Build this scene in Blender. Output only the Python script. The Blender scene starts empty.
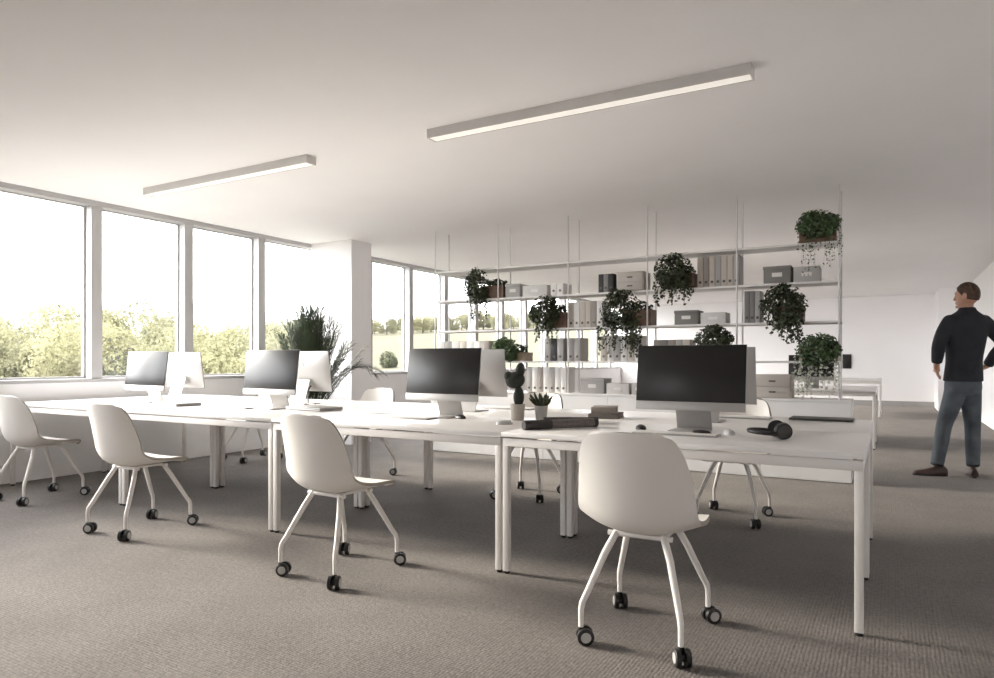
import bpy, bmesh, math, random
from mathutils import Vector, Matrix, Quaternion
R = math.radians
random.seed(7)
sc = bpy.context.scene
COL = sc.collection

# ------------------------------------------------------------------ camera
cam_d = bpy.data.cameras.new('camera')
cam = bpy.data.objects.new('camera', cam_d); COL.objects.link(cam)
cam_d.sensor_fit = 'HORIZONTAL'; cam_d.sensor_width = 36.0
cam_d.lens = 36.0 * 683.0 / 994.0
cam_d.shift_y = 22.0 / 994.0
cam_d.clip_start = 0.05; cam_d.clip_end = 3000
cam.location = (0, 0, 1.11)
cam.rotation_euler = (R(90), 0, R(29.9))
sc.camera = cam

# ------------------------------------------------------------------ world, sun, exposure
SKY = 7.0
w = bpy.data.worlds.new('sky'); sc.world = w; w.use_nodes = True
nt = w.node_tree; nt.nodes.clear()
wo = nt.nodes.new('ShaderNodeOutputWorld'); bg = nt.nodes.new('ShaderNodeBackground')
bg.inputs[0].default_value = (0.985, 0.968, 1.0, 1); bg.inputs[1].default_value = SKY
nt.links.new(bg.outputs[0], wo.inputs[0])

sun_d = bpy.data.lights.new('sun', 'SUN'); sun_d.energy = 5.6; sun_d.angle = R(14); sun_d.color = (1.0, 0.90, 0.78)
sun = bpy.data.objects.new('sun', sun_d); COL.objects.link(sun)
sun.rotation_euler = Vector((math.cos(R(21)), 0.10, -math.sin(R(21)))).to_track_quat('-Z', 'Y').to_euler()
sun.location = (-30, 0, 20)

sc.view_settings.view_transform = 'Standard'
sc.view_settings.look = 'None'
sc.view_settings.exposure = 1.16
sc.view_settings.gamma = 1.0
sc.view_settings.use_curve_mapping = False
sc.cycles.use_denoising = True
sc.cycles.max_bounces = 14; sc.cycles.diffuse_bounces = 8; sc.cycles.glossy_bounces = 4
sc.cycles.transparent_max_bounces = 24
sc.cycles.sample_clamp_indirect = 10

# room numbers
WX = -6.92; RX = 1.45; YF = 19.4; YB = -13.0; CZ = 2.72
MP = 1.0433; M0 = 3.955 - 5 * MP            # mullion pitch and the first mullion
# light portals in the glazing (they only guide the sampling of the sky)
pd = bpy.data.lights.new('window_portal', 'AREA'); pd.shape = 'RECTANGLE'
pd.size = 1.75; pd.size_y = YF - YB; pd.cycles.is_portal = True
po = bpy.data.objects.new('window_portal', pd); COL.objects.link(po)
po.location = (WX - 0.2, (YF + YB) / 2, 1.8)
po.rotation_euler = (0, R(-90), 0)

# ------------------------------------------------------------------ materials
def mat(name, col, rough=0.6, metal=0.0, var=0.04, scale=6.0, bump=0.0, bscale=60.0, spec=0.5, emit=None):
    m = bpy.data.materials.new(name); m.use_nodes = True
    t = m.node_tree; p = t.nodes['Principled BSDF']
    p.inputs['Roughness'].default_value = rough; p.inputs['Metallic'].default_value = metal
    p.inputs['Specular IOR Level'].default_value = spec
    tc = t.nodes.new('ShaderNodeTexCoord')
    n = t.nodes.new('ShaderNodeTexNoise'); n.inputs['Scale'].default_value = scale; n.inputs['Detail'].default_value = 4
    t.links.new(tc.outputs['Object'], n.inputs['Vector'])
    cr = t.nodes.new('ShaderNodeValToRGB')
    cr.color_ramp.elements[0].position = 0.3; cr.color_ramp.elements[1].position = 0.7
    cr.color_ramp.elements[0].color = tuple(max(0, c * (1 - var)) for c in col) + (1,)
    cr.color_ramp.elements[1].color = tuple(min(1, c * (1 + var)) for c in col) + (1,)
    t.links.new(n.outputs[0], cr.inputs[0]); t.links.new(cr.outputs[0], p.inputs['Base Color'])
    if bump:
        b = t.nodes.new('ShaderNodeTexNoise'); b.inputs['Scale'].default_value = bscale
        t.links.new(tc.outputs['Object'], b.inputs['Vector'])
        bp = t.nodes.new('ShaderNodeBump'); bp.inputs['Strength'].default_value = bump; bp.inputs['Distance'].default_value = 0.01
        t.links.new(b.outputs[0], bp.inputs['Height']); t.links.new(bp.outputs[0], p.inputs['Normal'])
    if emit:
        p.inputs['Emission Color'].default_value = emit[0] + (1,); p.inputs['Emission Strength'].default_value = emit[1]
    return m

M = {}
M['wall'] = mat('wall_paint', (0.90, 0.885, 0.885), 0.8, var=0.01, scale=2)
M['ceil'] = mat('ceiling_paint', (0.91, 0.89, 0.888), 0.9, var=0.012, scale=1.5, bump=0.05, bscale=25)
M['frame'] = mat('window_frame_metal', (0.44, 0.43, 0.425), 0.5, var=0.02)
M['base'] = mat('baseboard_paint', (0.34, 0.33, 0.32), 0.6)
M['desk'] = mat('white_laminate', (0.86, 0.84, 0.825), 0.28, var=0.008, scale=3, spec=0.7)
M['deskmetal'] = mat('white_powder_coat', (0.82, 0.79, 0.76), 0.4, var=0.01)
M['black'] = mat('black_plastic', (0.015, 0.014, 0.014), 0.45)
M['shell'] = mat('chair_shell_plastic', (0.80, 0.765, 0.72), 0.5, var=0.012, scale=4)
M['rim'] = mat('chair_rim', (0.36, 0.33, 0.30), 0.6)
M['hub'] = mat('caster_hub', (0.50, 0.49, 0.48), 0.4)
M['alu'] = mat('brushed_aluminium', (0.40, 0.385, 0.37), 0.42, metal=0.45, var=0.02)
M['screen'] = mat('black_screen_glass', (0.014, 0.0125, 0.0115), 0.31, var=0.02, spec=0.42)
M['shelf'] = mat('white_shelf_steel', (0.70, 0.68, 0.665), 0.45, var=0.01)
M['cab'] = mat('cabinet_white', (0.80, 0.79, 0.78), 0.5, var=0.01)
M['wood'] = mat('planter_wood', (0.16, 0.095, 0.065), 0.6, var=0.25, scale=14)
M['tan'] = mat('pale_planter_wood', (0.36, 0.29, 0.21), 0.6, var=0.15, scale=14)
M['soil'] = mat('soil', (0.03, 0.022, 0.016), 0.95, bump=0.5)
M['leaf'] = mat('ivy_leaf', (0.030, 0.040, 0.014), 0.55, var=0.45, scale=5)
M['leafmid'] = mat('bushy_leaf', (0.05, 0.085, 0.03), 0.55, var=0.45, scale=8)
M['leafpale'] = mat('pale_trailing_leaf', (0.50, 0.52, 0.44), 0.6, var=0.2, scale=8)
M['stem'] = mat('vine_stem', (0.05, 0.05, 0.025), 0.7)
M['palm'] = mat('palm_leaf', (0.030, 0.046, 0.018), 0.65, var=0.35, scale=3)
M['cactus'] = mat('cactus_skin', (0.012, 0.016, 0.010), 0.6, var=0.25, scale=20, bump=0.3, bscale=70)
M['beigepot'] = mat('beige_clay', (0.45, 0.40, 0.35), 0.7, var=0.08, scale=20, bump=0.1)
M['greypot'] = mat('grey_concrete', (0.38, 0.37, 0.35), 0.8, var=0.1, scale=25, bump=0.15)
M['darkfab'] = mat('dark_tube_fabric', (0.045, 0.04, 0.038), 0.8, var=0.2, scale=40, bump=0.2, bscale=300)
M['greyfab'] = mat('grey_tube_fabric', (0.17, 0.15, 0.14), 0.8, var=0.2, scale=40, bump=0.2, bscale=300)
M['taupe'] = mat('taupe_cloth_cover', (0.30, 0.265, 0.235), 0.8, var=0.05, scale=30)
M['dtaupe'] = mat('dark_taupe_cover', (0.16, 0.14, 0.125), 0.8, var=0.05, scale=30)
M['paper'] = mat('paper', (0.80, 0.78, 0.75), 0.9, var=0.02)
M['lapgrey'] = mat('laptop_grey', (0.36, 0.355, 0.35), 0.4, metal=0.3)
M['darkgrey'] = mat('dark_grey_shell', (0.05, 0.047, 0.045), 0.4)
M['lightgreyp'] = mat('light_grey_plastic', (0.55, 0.54, 0.53), 0.4)
for nm, c in {'b_white': (0.68, 0.66, 0.64), 'b_beige': (0.50, 0.45, 0.40), 'b_grey': (0.36, 0.345, 0.33), 'b_dgrey': (0.20, 0.19, 0.185),
              'b_black': (0.025, 0.024, 0.026), 'b_taupe': (0.30, 0.265, 0.24)}.items():
    M[nm] = mat('binder_' + nm[2:], c, 0.6, var=0.03)
M['ring'] = mat('binder_ring', (0.10, 0.095, 0.09), 0.4, metal=0.6)
M['bx_dark'] = mat('box_dark_grey', (0.20, 0.19, 0.18), 0.75, var=0.04)
M['bx_grey'] = mat('box_grey', (0.40, 0.385, 0.37), 0.75, var=0.04)
M['bx_pale'] = mat('box_pale_grey', (0.60, 0.58, 0.56), 0.75, var=0.04)
M['bx_beige'] = mat('box_beige', (0.47, 0.43, 0.39), 0.7, var=0.04)
M['label'] = mat('label_paper', (0.72, 0.70, 0.66), 0.7)
M['diff'] = mat('lamp_diffuser', (0.85, 0.82, 0.78), 0.6, emit=((1.0, 0.93, 0.84), 0.22))
M['lampbody'] = mat('lamp_housing', (0.60, 0.58, 0.56), 0.5)
M['skin'] = mat('skin', (0.50, 0.27, 0.18), 0.5, var=0.08, scale=20)
M['hair'] = mat('hair', (0.075, 0.042, 0.028), 0.7, var=0.4, scale=60, bump=0.6, bscale=150)
M['shirt'] = mat('navy_shirt_cloth', (0.017, 0.018, 0.024), 0.85, var=0.15, scale=12, bump=0.2, bscale=40)
M['jean'] = mat('grey_blue_denim', (0.085, 0.10, 0.115), 0.85, var=0.25, scale=9, bump=0.15, bscale=60)
M['shoe'] = mat('brown_leather', (0.055, 0.028, 0.022), 0.45, var=0.2)
M['sole'] = mat('shoe_sole', (0.03, 0.028, 0.028), 0.7)
M['grass'] = mat('meadow', (0.074, 0.071, 0.052), 0.95, var=0.10, scale=0.09, spec=0.0)
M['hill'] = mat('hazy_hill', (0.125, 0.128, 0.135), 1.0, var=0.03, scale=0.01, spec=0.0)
M['bark'] = mat('bark', (0.05, 0.042, 0.033), 0.95, var=0.2)
def leafmat(name, col, var, scale):
    m = mat(name, col, 0.85, var=var, scale=scale, spec=0.1); t = m.node_tree
    p = t.nodes['Principled BSDF']; src = p.inputs['Base Color'].links[0].from_socket
    tl = t.nodes.new('ShaderNodeBsdfTranslucent'); mx = t.nodes.new('ShaderNodeMixShader'); mx.inputs[0].default_value = 0.5
    t.links.new(src, tl.inputs[0]); t.links.new(p.outputs[0], mx.inputs[1]); t.links.new(tl.outputs[0], mx.inputs[2])
    t.links.new(mx.outputs[0], t.nodes['Material Output'].inputs[0]); return m
M['treeA'] = leafmat('yellow_green_crown', (0.185, 0.178, 0.105), 0.30, 0.7)
M['treeB'] = leafmat('olive_crown', (0.14, 0.138, 0.085), 0.35, 0.7)
M['treeC'] = leafmat('dark_grey_green_crown', (0.04, 0.041, 0.032), 0.4, 0.9)
M['bush'] = leafmat('bush_leaf', (0.05, 0.055, 0.03), 0.4, 0.9)

def carpet():
    m = bpy.data.materials.new('loop_carpet'); m.use_nodes = True
    t = m.node_tree; p = t.nodes['Principled BSDF']; p.inputs['Roughness'].default_value = 0.9
    p.inputs['Specular IOR Level'].default_value = 0.12
    p.inputs['Sheen Weight'].default_value = 0.12; p.inputs['Sheen Roughness'].default_value = 0.45; p.inputs['Sheen Tint'].default_value = (0.9, 0.86, 0.82, 1)
    tc = t.nodes.new('ShaderNodeTexCoord')
    v = t.nodes.new('ShaderNodeTexVoronoi'); v.inputs['Scale'].default_value = 70; v.inputs['Randomness'].default_value = 0.35
    t.links.new(tc.outputs['Object'], v.inputs['Vector'])
    n = t.nodes.new('ShaderNodeTexNoise'); n.inputs['Scale'].default_value = 3.0; n.inputs['Detail'].default_value = 6
    t.links.new(tc.outputs['Object'], n.inputs['Vector'])
    n2 = t.nodes.new('ShaderNodeTexNoise'); n2.inputs['Scale'].default_value = 45; n2.inputs['Detail'].default_value = 3
    t.links.new(tc.outputs['Object'], n2.inputs['Vector'])
    a = t.nodes.new('ShaderNodeMath'); a.operation = 'MULTIPLY_ADD'; a.inputs[1].default_value = 0.5
    t.links.new(n.outputs[0], a.inputs[0]); t.links.new(n2.outputs[0], a.inputs[2])
    s = t.nodes.new('ShaderNodeMath'); s.operation = 'MULTIPLY_ADD'; s.inputs[1].default_value = -0.45
    t.links.new(v.outputs['Distance'], s.inputs[0]); t.links.new(a.outputs[0], s.inputs[2])
    cr = t.nodes.new('ShaderNodeValToRGB')
    cr.color_ramp.elements[0].position = 0.25; cr.color_ramp.elements[0].color = (0.112, 0.100, 0.093, 1)
    cr.color_ramp.elements[1].position = 0.85; cr.color_ramp.elements[1].color = (0.205, 0.186, 0.172, 1)
    t.links.new(s.outputs[0], cr.inputs[0]); t.links.new(cr.outputs[0], p.inputs['Base Color'])
    b = t.nodes.new('ShaderNodeBump'); b.inputs['Strength'].default_value = 0.6; b.inputs['Distance'].default_value = 0.006; b.invert = True
    t.links.new(v.outputs['Distance'], b.inputs['Height']); t.links.new(b.outputs[0], p.inputs['Normal'])
    return m
M['carpet'] = carpet()

def glass():
    m = bpy.data.materials.new('window_glass'); m.use_nodes = True
    t = m.node_tree; t.nodes.clear()
    o = t.nodes.new('ShaderNodeOutputMaterial'); mx = t.nodes.new('ShaderNodeMixShader')
    tr = t.nodes.new('ShaderNodeBsdfTransparent'); g = t.nodes.new('ShaderNodeBsdfGlossy')
    g.inputs['Roughness'].default_value = 0.02; tr.inputs[0].default_value = (0.97, 0.985, 0.98, 1)
    n = t.nodes.new('ShaderNodeTexNoise'); n.inputs['Scale'].default_value = 1.0
    mr = t.nodes.new('ShaderNodeMapRange'); mr.inputs[3].default_value = 0.03; mr.inputs[4].default_value = 0.05
    t.links.new(n.outputs[0], mr.inputs[0]); t.links.new(mr.outputs[0], mx.inputs[0])
    t.links.new(tr.outputs[0], mx.inputs[1]); t.links.new(g.outputs[0], mx.inputs[2]); t.links.new(mx.outputs[0], o.inputs[0])
    return m
M['glass'] = glass()

# ------------------------------------------------------------------ mesh helpers
class MB:
    """collects shapes; build() links them as ONE mesh object"""
    def __init__(s): s.bm = bmesh.new(); s.mi = 0; s.flat = []
    def _add(s, other, mtx=None, flat=False):
        if mtx is not None: bmesh.ops.transform(other, matrix=mtx, verts=other.verts)
        me = bpy.data.meshes.new('tmp'); other.to_mesh(me); other.free()
        n = len(s.bm.faces); s.bm.from_mesh(me); bpy.data.meshes.remove(me)
        s.bm.faces.ensure_lookup_table()
        for f in s.bm.faces[n:]: f.material_index = s.mi
        if flat: s.flat += range(n, len(s.bm.faces))
        return s
    def box(s, lo, hi, bev=0.0, seg=2, mtx=None):
        b = bmesh.new(); bmesh.ops.create_cube(b, size=1)
        lo = Vector(lo); hi = Vector(hi); c = (lo + hi) / 2; d = hi - lo
        for v in b.verts: v.co = Vector((v.co.x * d.x, v.co.y * d.y, v.co.z * d.z)) + c
        if bev: bmesh.ops.bevel(b, geom=b.edges[:] , offset=min(bev, min(d) * 0.49), segments=seg, profile=0.5, affect='EDGES')
        return s._add(b, mtx, True)
    def cone(s, p0, p1, r0, r1, n=20, caps=True):
        p0 = Vector(p0); p1 = Vector(p1); d = p1 - p0
        b = bmesh.new(); bmesh.ops.create_cone(b, cap_ends=caps, segments=n, radius1=r0, radius2=r1, depth=d.length)
        q = Vector((0, 0, 1)).rotation_difference(d.normalized())
        return s._add(b, Matrix.Translation((p0 + p1) / 2) @ q.to_matrix().to_4x4())
    def ball(s, c, r, u=16, v=10, mtx=None):
        b = bmesh.new(); bmesh.ops.create_uvsphere(b, u_segments=u, v_segments=v, radius=1)
        if isinstance(r, (int, float)): r = (r, r, r)
        for q in b.verts: q.co = Vector((q.co.x * r[0], q.co.y * r[1], q.co.z * r[2]))
        m = Matrix.Translation(c) if mtx is None else Matrix.Translation(c) @ mtx
        return s._add(b, m)
    def lathe(s, prof, n=24, c=(0, 0, 0)):
        b = bmesh.new(); rings = []
        for (r, z) in prof:
            rings.append([b.verts.new((c[0] + r * math.cos(2 * math.pi * i / n), c[1] + r * math.sin(2 * math.pi * i / n), c[2] + z)) for i in range(n)])
        for a, d in zip(rings, rings[1:]):
            for i in range(n): b.faces.new((a[i], a[(i + 1) % n], d[(i + 1) % n], d[i]))
        b.faces.new(rings[0][::-1]); b.faces.new(rings[-1])
        return s._add(b)
    def tube(s, pts, rad, n=10):
        pts = [Vector(p) for p in pts]
        rads = rad if isinstance(rad, (list, tuple)) else [rad] * len(pts)
        b = bmesh.new(); rings = []
        t0 = (pts[1] - pts[0]).normalized(); nx = t0.orthogonal().normalized()
        for i, p in enumerate(pts):
            if i == 0: t = t0
            elif i == len(pts) - 1: t = (pts[i] - pts[i - 1]).normalized()
            else: t = ((pts[i + 1] - p).normalized() + (p - pts[i - 1]).normalized()).normalized()
            nx = (nx - t * nx.dot(t)).normalized(); ny = t.cross(nx)
            rings.append([b.verts.new(p + (nx * math.cos(2 * math.pi * k / n) + ny * math.sin(2 * math.pi * k / n)) * rads[i]) for k in range(n)])
        for a, d in zip(rings, rings[1:]):
            for k in range(n): b.faces.new((a[k], a[(k + 1) % n], d[(k + 1) % n], d[k]))
        b.faces.new(rings[0][::-1]); b.faces.new(rings[-1])
        return s._add(b)
    def quad(s, a, b_, c, d):
        vs = [s.bm.verts.new(p) for p in (a, b_, c, d)]; f = s.bm.faces.new(vs); f.material_index = s.mi
        return s
    def tri(s, a, b_, c):
        vs = [s.bm.verts.new(p) for p in (a, b_, c)]; f = s.bm.faces.new(vs); f.material_index = s.mi
        return s
    def build(s, name, mats, parent=None, smooth=True, loc=None, angle=40, fixn=False):
        me = bpy.data.meshes.new(name)
        if fixn: bmesh.ops.recalc_face_normals(s.bm, faces=s.bm.faces)
        s.bm.to_mesh(me); s.bm.free()
        for m in (mats if isinstance(mats, (list, tuple)) else [mats]): me.materials.append(m)
        if smooth:
            sm_ = [True] * len(me.polygons)
            for i_ in s.flat: sm_[i_] = False
            me.polygons.foreach_set('use_smooth', sm_)
            me.set_sharp_from_angle(angle=R(angle))
        o = bpy.data.objects.new(name, me); COL.objects.link(o)
        if parent: o.parent = parent
        if loc: o.location = loc
        return o

def tag(o, label, cat, group=None, kind=None):
    o['label'] = label; o['category'] = cat
    if group: o['group'] = group
    if kind: o['kind'] = kind
    return o
def thing(name, label, cat, loc=(0, 0, 0), rz=0.0, group=None):
    o = bpy.data.objects.new(name, None); COL.objects.link(o)
    o.empty_display_size = 0.1; o.location = loc; o.rotation_euler = (0, 0, rz)
    return tag(o, label, cat, group)
def struct(o): o['kind'] = 'structure'; return o
def copy_tree(o, parent=None):
    c = o.copy(); COL.objects.link(c)
    if parent: c.parent = parent
    for ch in list(o.children): copy_tree(ch, c)
    return c
def dup(root, loc, rz, label, group=None):
    c = copy_tree(root); c.location = loc; c.rotation_euler = (0, 0, rz); c['label'] = label
    if group: c['group'] = group
    return c
def bake(o):
    """replace the mesh by its modified version"""
    dg = bpy.context.evaluated_depsgraph_get(); dg.update()
    me = bpy.data.meshes.new_from_object(o.evaluated_get(dg)); o.modifiers.clear(); o.data = me
    return o

# ------------------------------------------------------------------ room shell
struct(MB().box((WX - 0.25, YB - 0.2, -0.2), (RX + 0.2, YF + 0.2, 0)).build('floor', M['carpet'], smooth=False))
struct(MB().box((WX - 0.25, YB - 0.2, CZ), (RX + 0.2, YF + 0.2, CZ + 0.25)).build('ceiling', M['ceil'], smooth=False))
struct(MB().box((RX, YB, 0), (RX + 0.2, YF, CZ)).build('wall_right', M['wall'], smooth=False))
struct(MB().box((WX - 0.2, YF, 0), (RX + 0.2, YF + 0.2, CZ)).build('wall_back', M['wall'], smooth=False))
struct(MB().box((WX - 0.2, YB - 0.2, 0), (RX + 0.2, YB, CZ)).build('wall_front', M['wall'], smooth=False))
mb = MB(); mb.box((WX - 0.22, YB, 0), (WX, YF, 0.90)); mb.box((WX - 0.22, M0 - 6 * MP, .90), (WX, M0, CZ))  # upper block: unseen solid stretch behind the camera, lengthened to dim the foreground
struct(mb.build('wall_left', M['wall'], smooth=False))
struct(MB().box((0.93, YF - 1.45, 0), (RX, YF, CZ)).build('wall_pier', M['wall'], smooth=False))
struct(MB().box((WX, YF - 0.015, 0), (0.93, YF, 0.13), 0.003).build('baseboard_back', M['base'], smooth=False))
struct(MB().box((WX, 6.88, 0), (-6.18, 7.28, CZ)).build('trim_1', M['wall'], smooth=False))          # square column
struct(MB().box((WX - 0.16, YB, 0.90), (WX + 0.015, YF, 0.935), 0.004).build('trim_2', M['frame'], smooth=False))   # sill
struct(MB().box((WX - 0.16, YB, CZ - 0.05), (WX + 0.01, YF, CZ), 0.004).build('trim_3', M['frame'], smooth=False))  # head
ys = []
k = -11  # lowest bays: unseen windows behind the camera, added for fill light
while M0 + k * MP < YF - 0.3:
    if k not in (-5, -4, -3, -2, -1): ys.append(M0 + k * MP)
    k += 1
for i, y in enumerate(ys):
    struct(MB().box((WX - 0.15, y - 0.055, 0.935), (WX, y + 0.055, CZ - 0.05), 0.003).build('trim_%d' % (i + 4), M['frame'], smooth=False))
ys2 = ys + [YF]
for i, (a, b) in enumerate(zip(ys2, ys2[1:])):
    if b - a > 1.5: continue
    a += 0.055; b -= 0.055 if i < len(ys) - 1 else 0
    f = MB(); x0, x1 = WX - 0.145, WX - 0.105
    f.box((x0, a, 0.935), (x1, a + 0.02, CZ - 0.05)); f.box((x0, b - 0.02, 0.935), (x1, b, CZ - 0.05))
    f.box((x0, a + 0.02, 0.935), (x1, b - 0.02, 0.955)); f.box((x0, a + 0.02, CZ - 0.062), (x1, b - 0.02, CZ - 0.05))
    fo = struct(f.build('window_%d' % (i + 1), M['frame'], smooth=False))
    MB().box((WX - 0.128, a + 0.02, 0.955), (WX - 0.122, b - 0.02, CZ - 0.062)).build('glass_pane', M['glass'], fo, smooth=False)

# ------------------------------------------------------------------ outside
def sstep(a, b, x):
    t = min(1, max(0, (x - a) / (b - a))); return t * t * (3 - 2 * t)
def gz(x, y):
    z = -3.6 + 4.0 * sstep(20, 34, y)
    if y > 34: z += (y - 34) * 0.078
    return z
g = MB()
xs = [-8, -14, -20, -26, -34, -44, -60, -80, -110, -150, -200]; yy = [-60, -30, -10, 5, 15, 20, 23, 26, 29, 32, 35, 40, 60, 90, 120, 150, 180]
vv = [[g.bm.verts.new((x, y, gz(x, y))) for y in yy] for x in xs]
for i in range(len(xs) - 1):
    for j in range(len(yy) - 1): g.bm.faces.new((vv[i][j], vv[i + 1][j], vv[i + 1][j + 1], vv[i][j + 1]))
struct(g.build('ground_meadow', M['grass'], fixn=True))
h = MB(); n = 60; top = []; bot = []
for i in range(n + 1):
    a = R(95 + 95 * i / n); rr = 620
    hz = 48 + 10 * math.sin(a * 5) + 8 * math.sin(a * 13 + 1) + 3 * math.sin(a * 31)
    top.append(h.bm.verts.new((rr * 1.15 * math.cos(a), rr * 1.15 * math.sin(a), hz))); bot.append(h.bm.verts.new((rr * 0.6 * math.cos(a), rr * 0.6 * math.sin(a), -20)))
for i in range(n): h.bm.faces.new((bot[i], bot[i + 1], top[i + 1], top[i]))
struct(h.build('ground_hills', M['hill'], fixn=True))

def tree_crown(seed, blobs, leaves, size):
    rnd = random.Random(seed); mb = MB()
    for _ in range(leaves):
        c, r = rnd.choice(blobs)
        d = Vector((rnd.gauss(0, 1), rnd.gauss(0, 1), rnd.gauss(0, 1))).normalized()
        rad = rnd.uniform(0.72, 1.05)
        p = Vector(c) + Vector((d.x * r[0], d.y * r[1], d.z * r[2])) * rad
        n_ = (d + Vector((rnd.uniform(-.7, .7), rnd.uniform(-.7, .7), rnd.uniform(-.5, .7)))).normalized()
        t = n_.orthogonal().normalized(); t = Quaternion(n_, rnd.uniform(0, 6.28)) @ t; b = n_.cross(t)
        s = size * rnd.uniform(0.6, 1.3)
        mb.quad(p - t * s * .9, p - b * s * .5, p + t * s * .9 - Vector((0, 0, s * .4)), p + b * s * .5)
    return mb
def make_tree(name, seed, blobs, crown_mat, label, hgt, leaves=11000, size=0.10):
    t = thing(name, label, 'tree')
    tree_crown(seed, blobs, leaves, size).build('crown', crown_mat, t, smooth=False)
    tr = MB(); tr.tube([(0, 0, -0.3), (0.05, 0.02, hgt * .3), (-0.04, 0.03, hgt * .7)], [0.16, 0.12, 0.05], 8)
    for q in range(5):
        a = q * 1.3; tr.tube([(0, 0, hgt * (.3 + .07 * q)), (math.cos(a) * hgt * .16, math.sin(a) * hgt * .16, hgt * (.45 + .07 * q))], [0.06, 0.02], 6)
    tr.build('trunk', M['bark'], t)
    return t
def blobs_for(seed, hgt, wid, n):
    rnd = random.Random(seed); L = [((0, 0, hgt * .55), (wid * .5, wid * .5, hgt * .42))]
    for i in range(n):
        a = rnd.uniform(0, 6.28); zz = rnd.uniform(.25, .88); q = wid * .42 * (1.05 - abs(zz - .45))
        r = rnd.uniform(.14, .24) * wid * 1.1
        L.append(((math.cos(a) * q, math.sin(a) * q, hgt * zz), (r, r, r * 1.35)))
    return L
TG = 'trees outside the windows'
protos = []
for i in range(4):
    protos.append(make_tree('broadleaf_tree', 10 + i, blobs_for(20 + i, 6.3, 4.2, 16), M['treeA'] if i % 2 == 0 else M['treeB'],
        'sunlit yellow green tree in the wooded belt outside the windows', 6.3))
dark = make_tree('broadleaf_tree', 31, blobs_for(33, 4.6, 3.0, 12), M['treeC'], 'dark grey green tree outside, seen left in the second pane', 4.6)
def polar(px, depth):
    l = (px - 497) / 683 * depth; c, s = math.cos(R(29.9)), math.sin(R(29.9))
    return (l * c - depth * s, l * s + depth * c)
first = [True] * 4
rnd = random.Random(5)
cnt = 0
spots = []
for row, dep in enumerate((25, 30, 36)):
    px = -60 + 20 * row
    while px < 330:
        spots.append((px + rnd.uniform(-8, 8), dep + rnd.uniform(-2, 2), row)); px += (74, 62, 52)[row]
ytop_of = lambda px: 323 + 4 * math.sin(px * .05) - (12 if 95 < px < 150 else 0)
for (px, dep, row) in spots:
    x, y = polar(px, dep)
    q = cnt % 4; cnt += 1
    yt = ytop_of(px) + rnd.uniform(-12, 9) + (14 if row == 0 else 0)
    ztop = 1.11 + (361 - yt) / 683 * dep; z0 = gz(x, y)
    s = max(0.45, (ztop - z0) / 6.3)
    o = protos[q] if first[q] else copy_tree(protos[q]); first[q] = False
    o.location = (x, y, z0); o.rotation_euler = (0, 0, rnd.uniform(0, 6.28)); o.scale = (s * 1.0, s * 1.0, s); o['group'] = TG
x, y = polar(118, 20.5); dark.location = (x, y, gz(x, y)); dark['group'] = TG; dark.scale = (.7, .7, 1.2)
# tree line beyond the meadow
far_first = None
for i in range(44):
    px = 330 + i * 6 + rnd.uniform(-4, 4); dep = rnd.uniform(140, 165); x, y = polar(px, dep)
    o = copy_tree(protos[i % 4]); o['label'] = 'small tree in the tree line behind the pale meadow'; o['group'] = 'tree line behind the meadow'
    s = rnd.uniform(0.42, 0.72); o.location = (x, y, gz(x, y)); o.rotation_euler = (0, 0, rnd.uniform(0, 6)); o.scale = (s * 1.5, s * 1.5, s)
x, y = polar(388, 47)
bush = thing('round_bush', 'round dark bush standing alone in the pale meadow outside', 'bush', (x, y, gz(x, y) - 0.05))
tree_crown(77, [((0, 0, .6), (.6, .6, .62)), ((.3, .1, .45), (.4, .4, .4))], 1200, 0.10).build('foliage', M['bush'], bush, smooth=False)
MB().tube([(0, 0, 0), (0.02, 0, .7)], [.05, .03], 6).build('stem', M['bark'], bush)

# ------------------------------------------------------------------ ceiling lamps
def lamp(x0, x1, label):
    L = x1 - x0; t = thing('linear_ceiling_lamp', label, 'ceiling lamp', ((x0 + x1) / 2, 3.92, CZ), 0, 'linear ceiling lamps')
    b = MB(); b.box((-L / 2, -.05, -.062), (L / 2, -.042, 0)); b.box((-L / 2, .042, -.062), (L / 2, .05, 0)); b.box((-L / 2, -.042, -.045), (L / 2, .042, 0))
    b.build('housing', M['lampbody'], t, smooth=False)
    MB().box((-L / 2 + .006, -.0415, -.0615), (L / 2 - .006, .0415, -.0455), .002).build('diffuser', M['diff'], t, smooth=False)
    for s in (-1, 1): MB().box((s * L / 2 - .005, -.0525, -.0645), (s * L / 2 + .005, .0525, 0), .001).build('end_cap', M['lampbody'], t, smooth=False)
    return t
lamp(-2.78, -0.65, 'long white linear ceiling lamp above the nearest desks, closer to the viewer')
lamp(-6.02, -3.94, 'long white linear ceiling lamp nearer to the windows')

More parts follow.
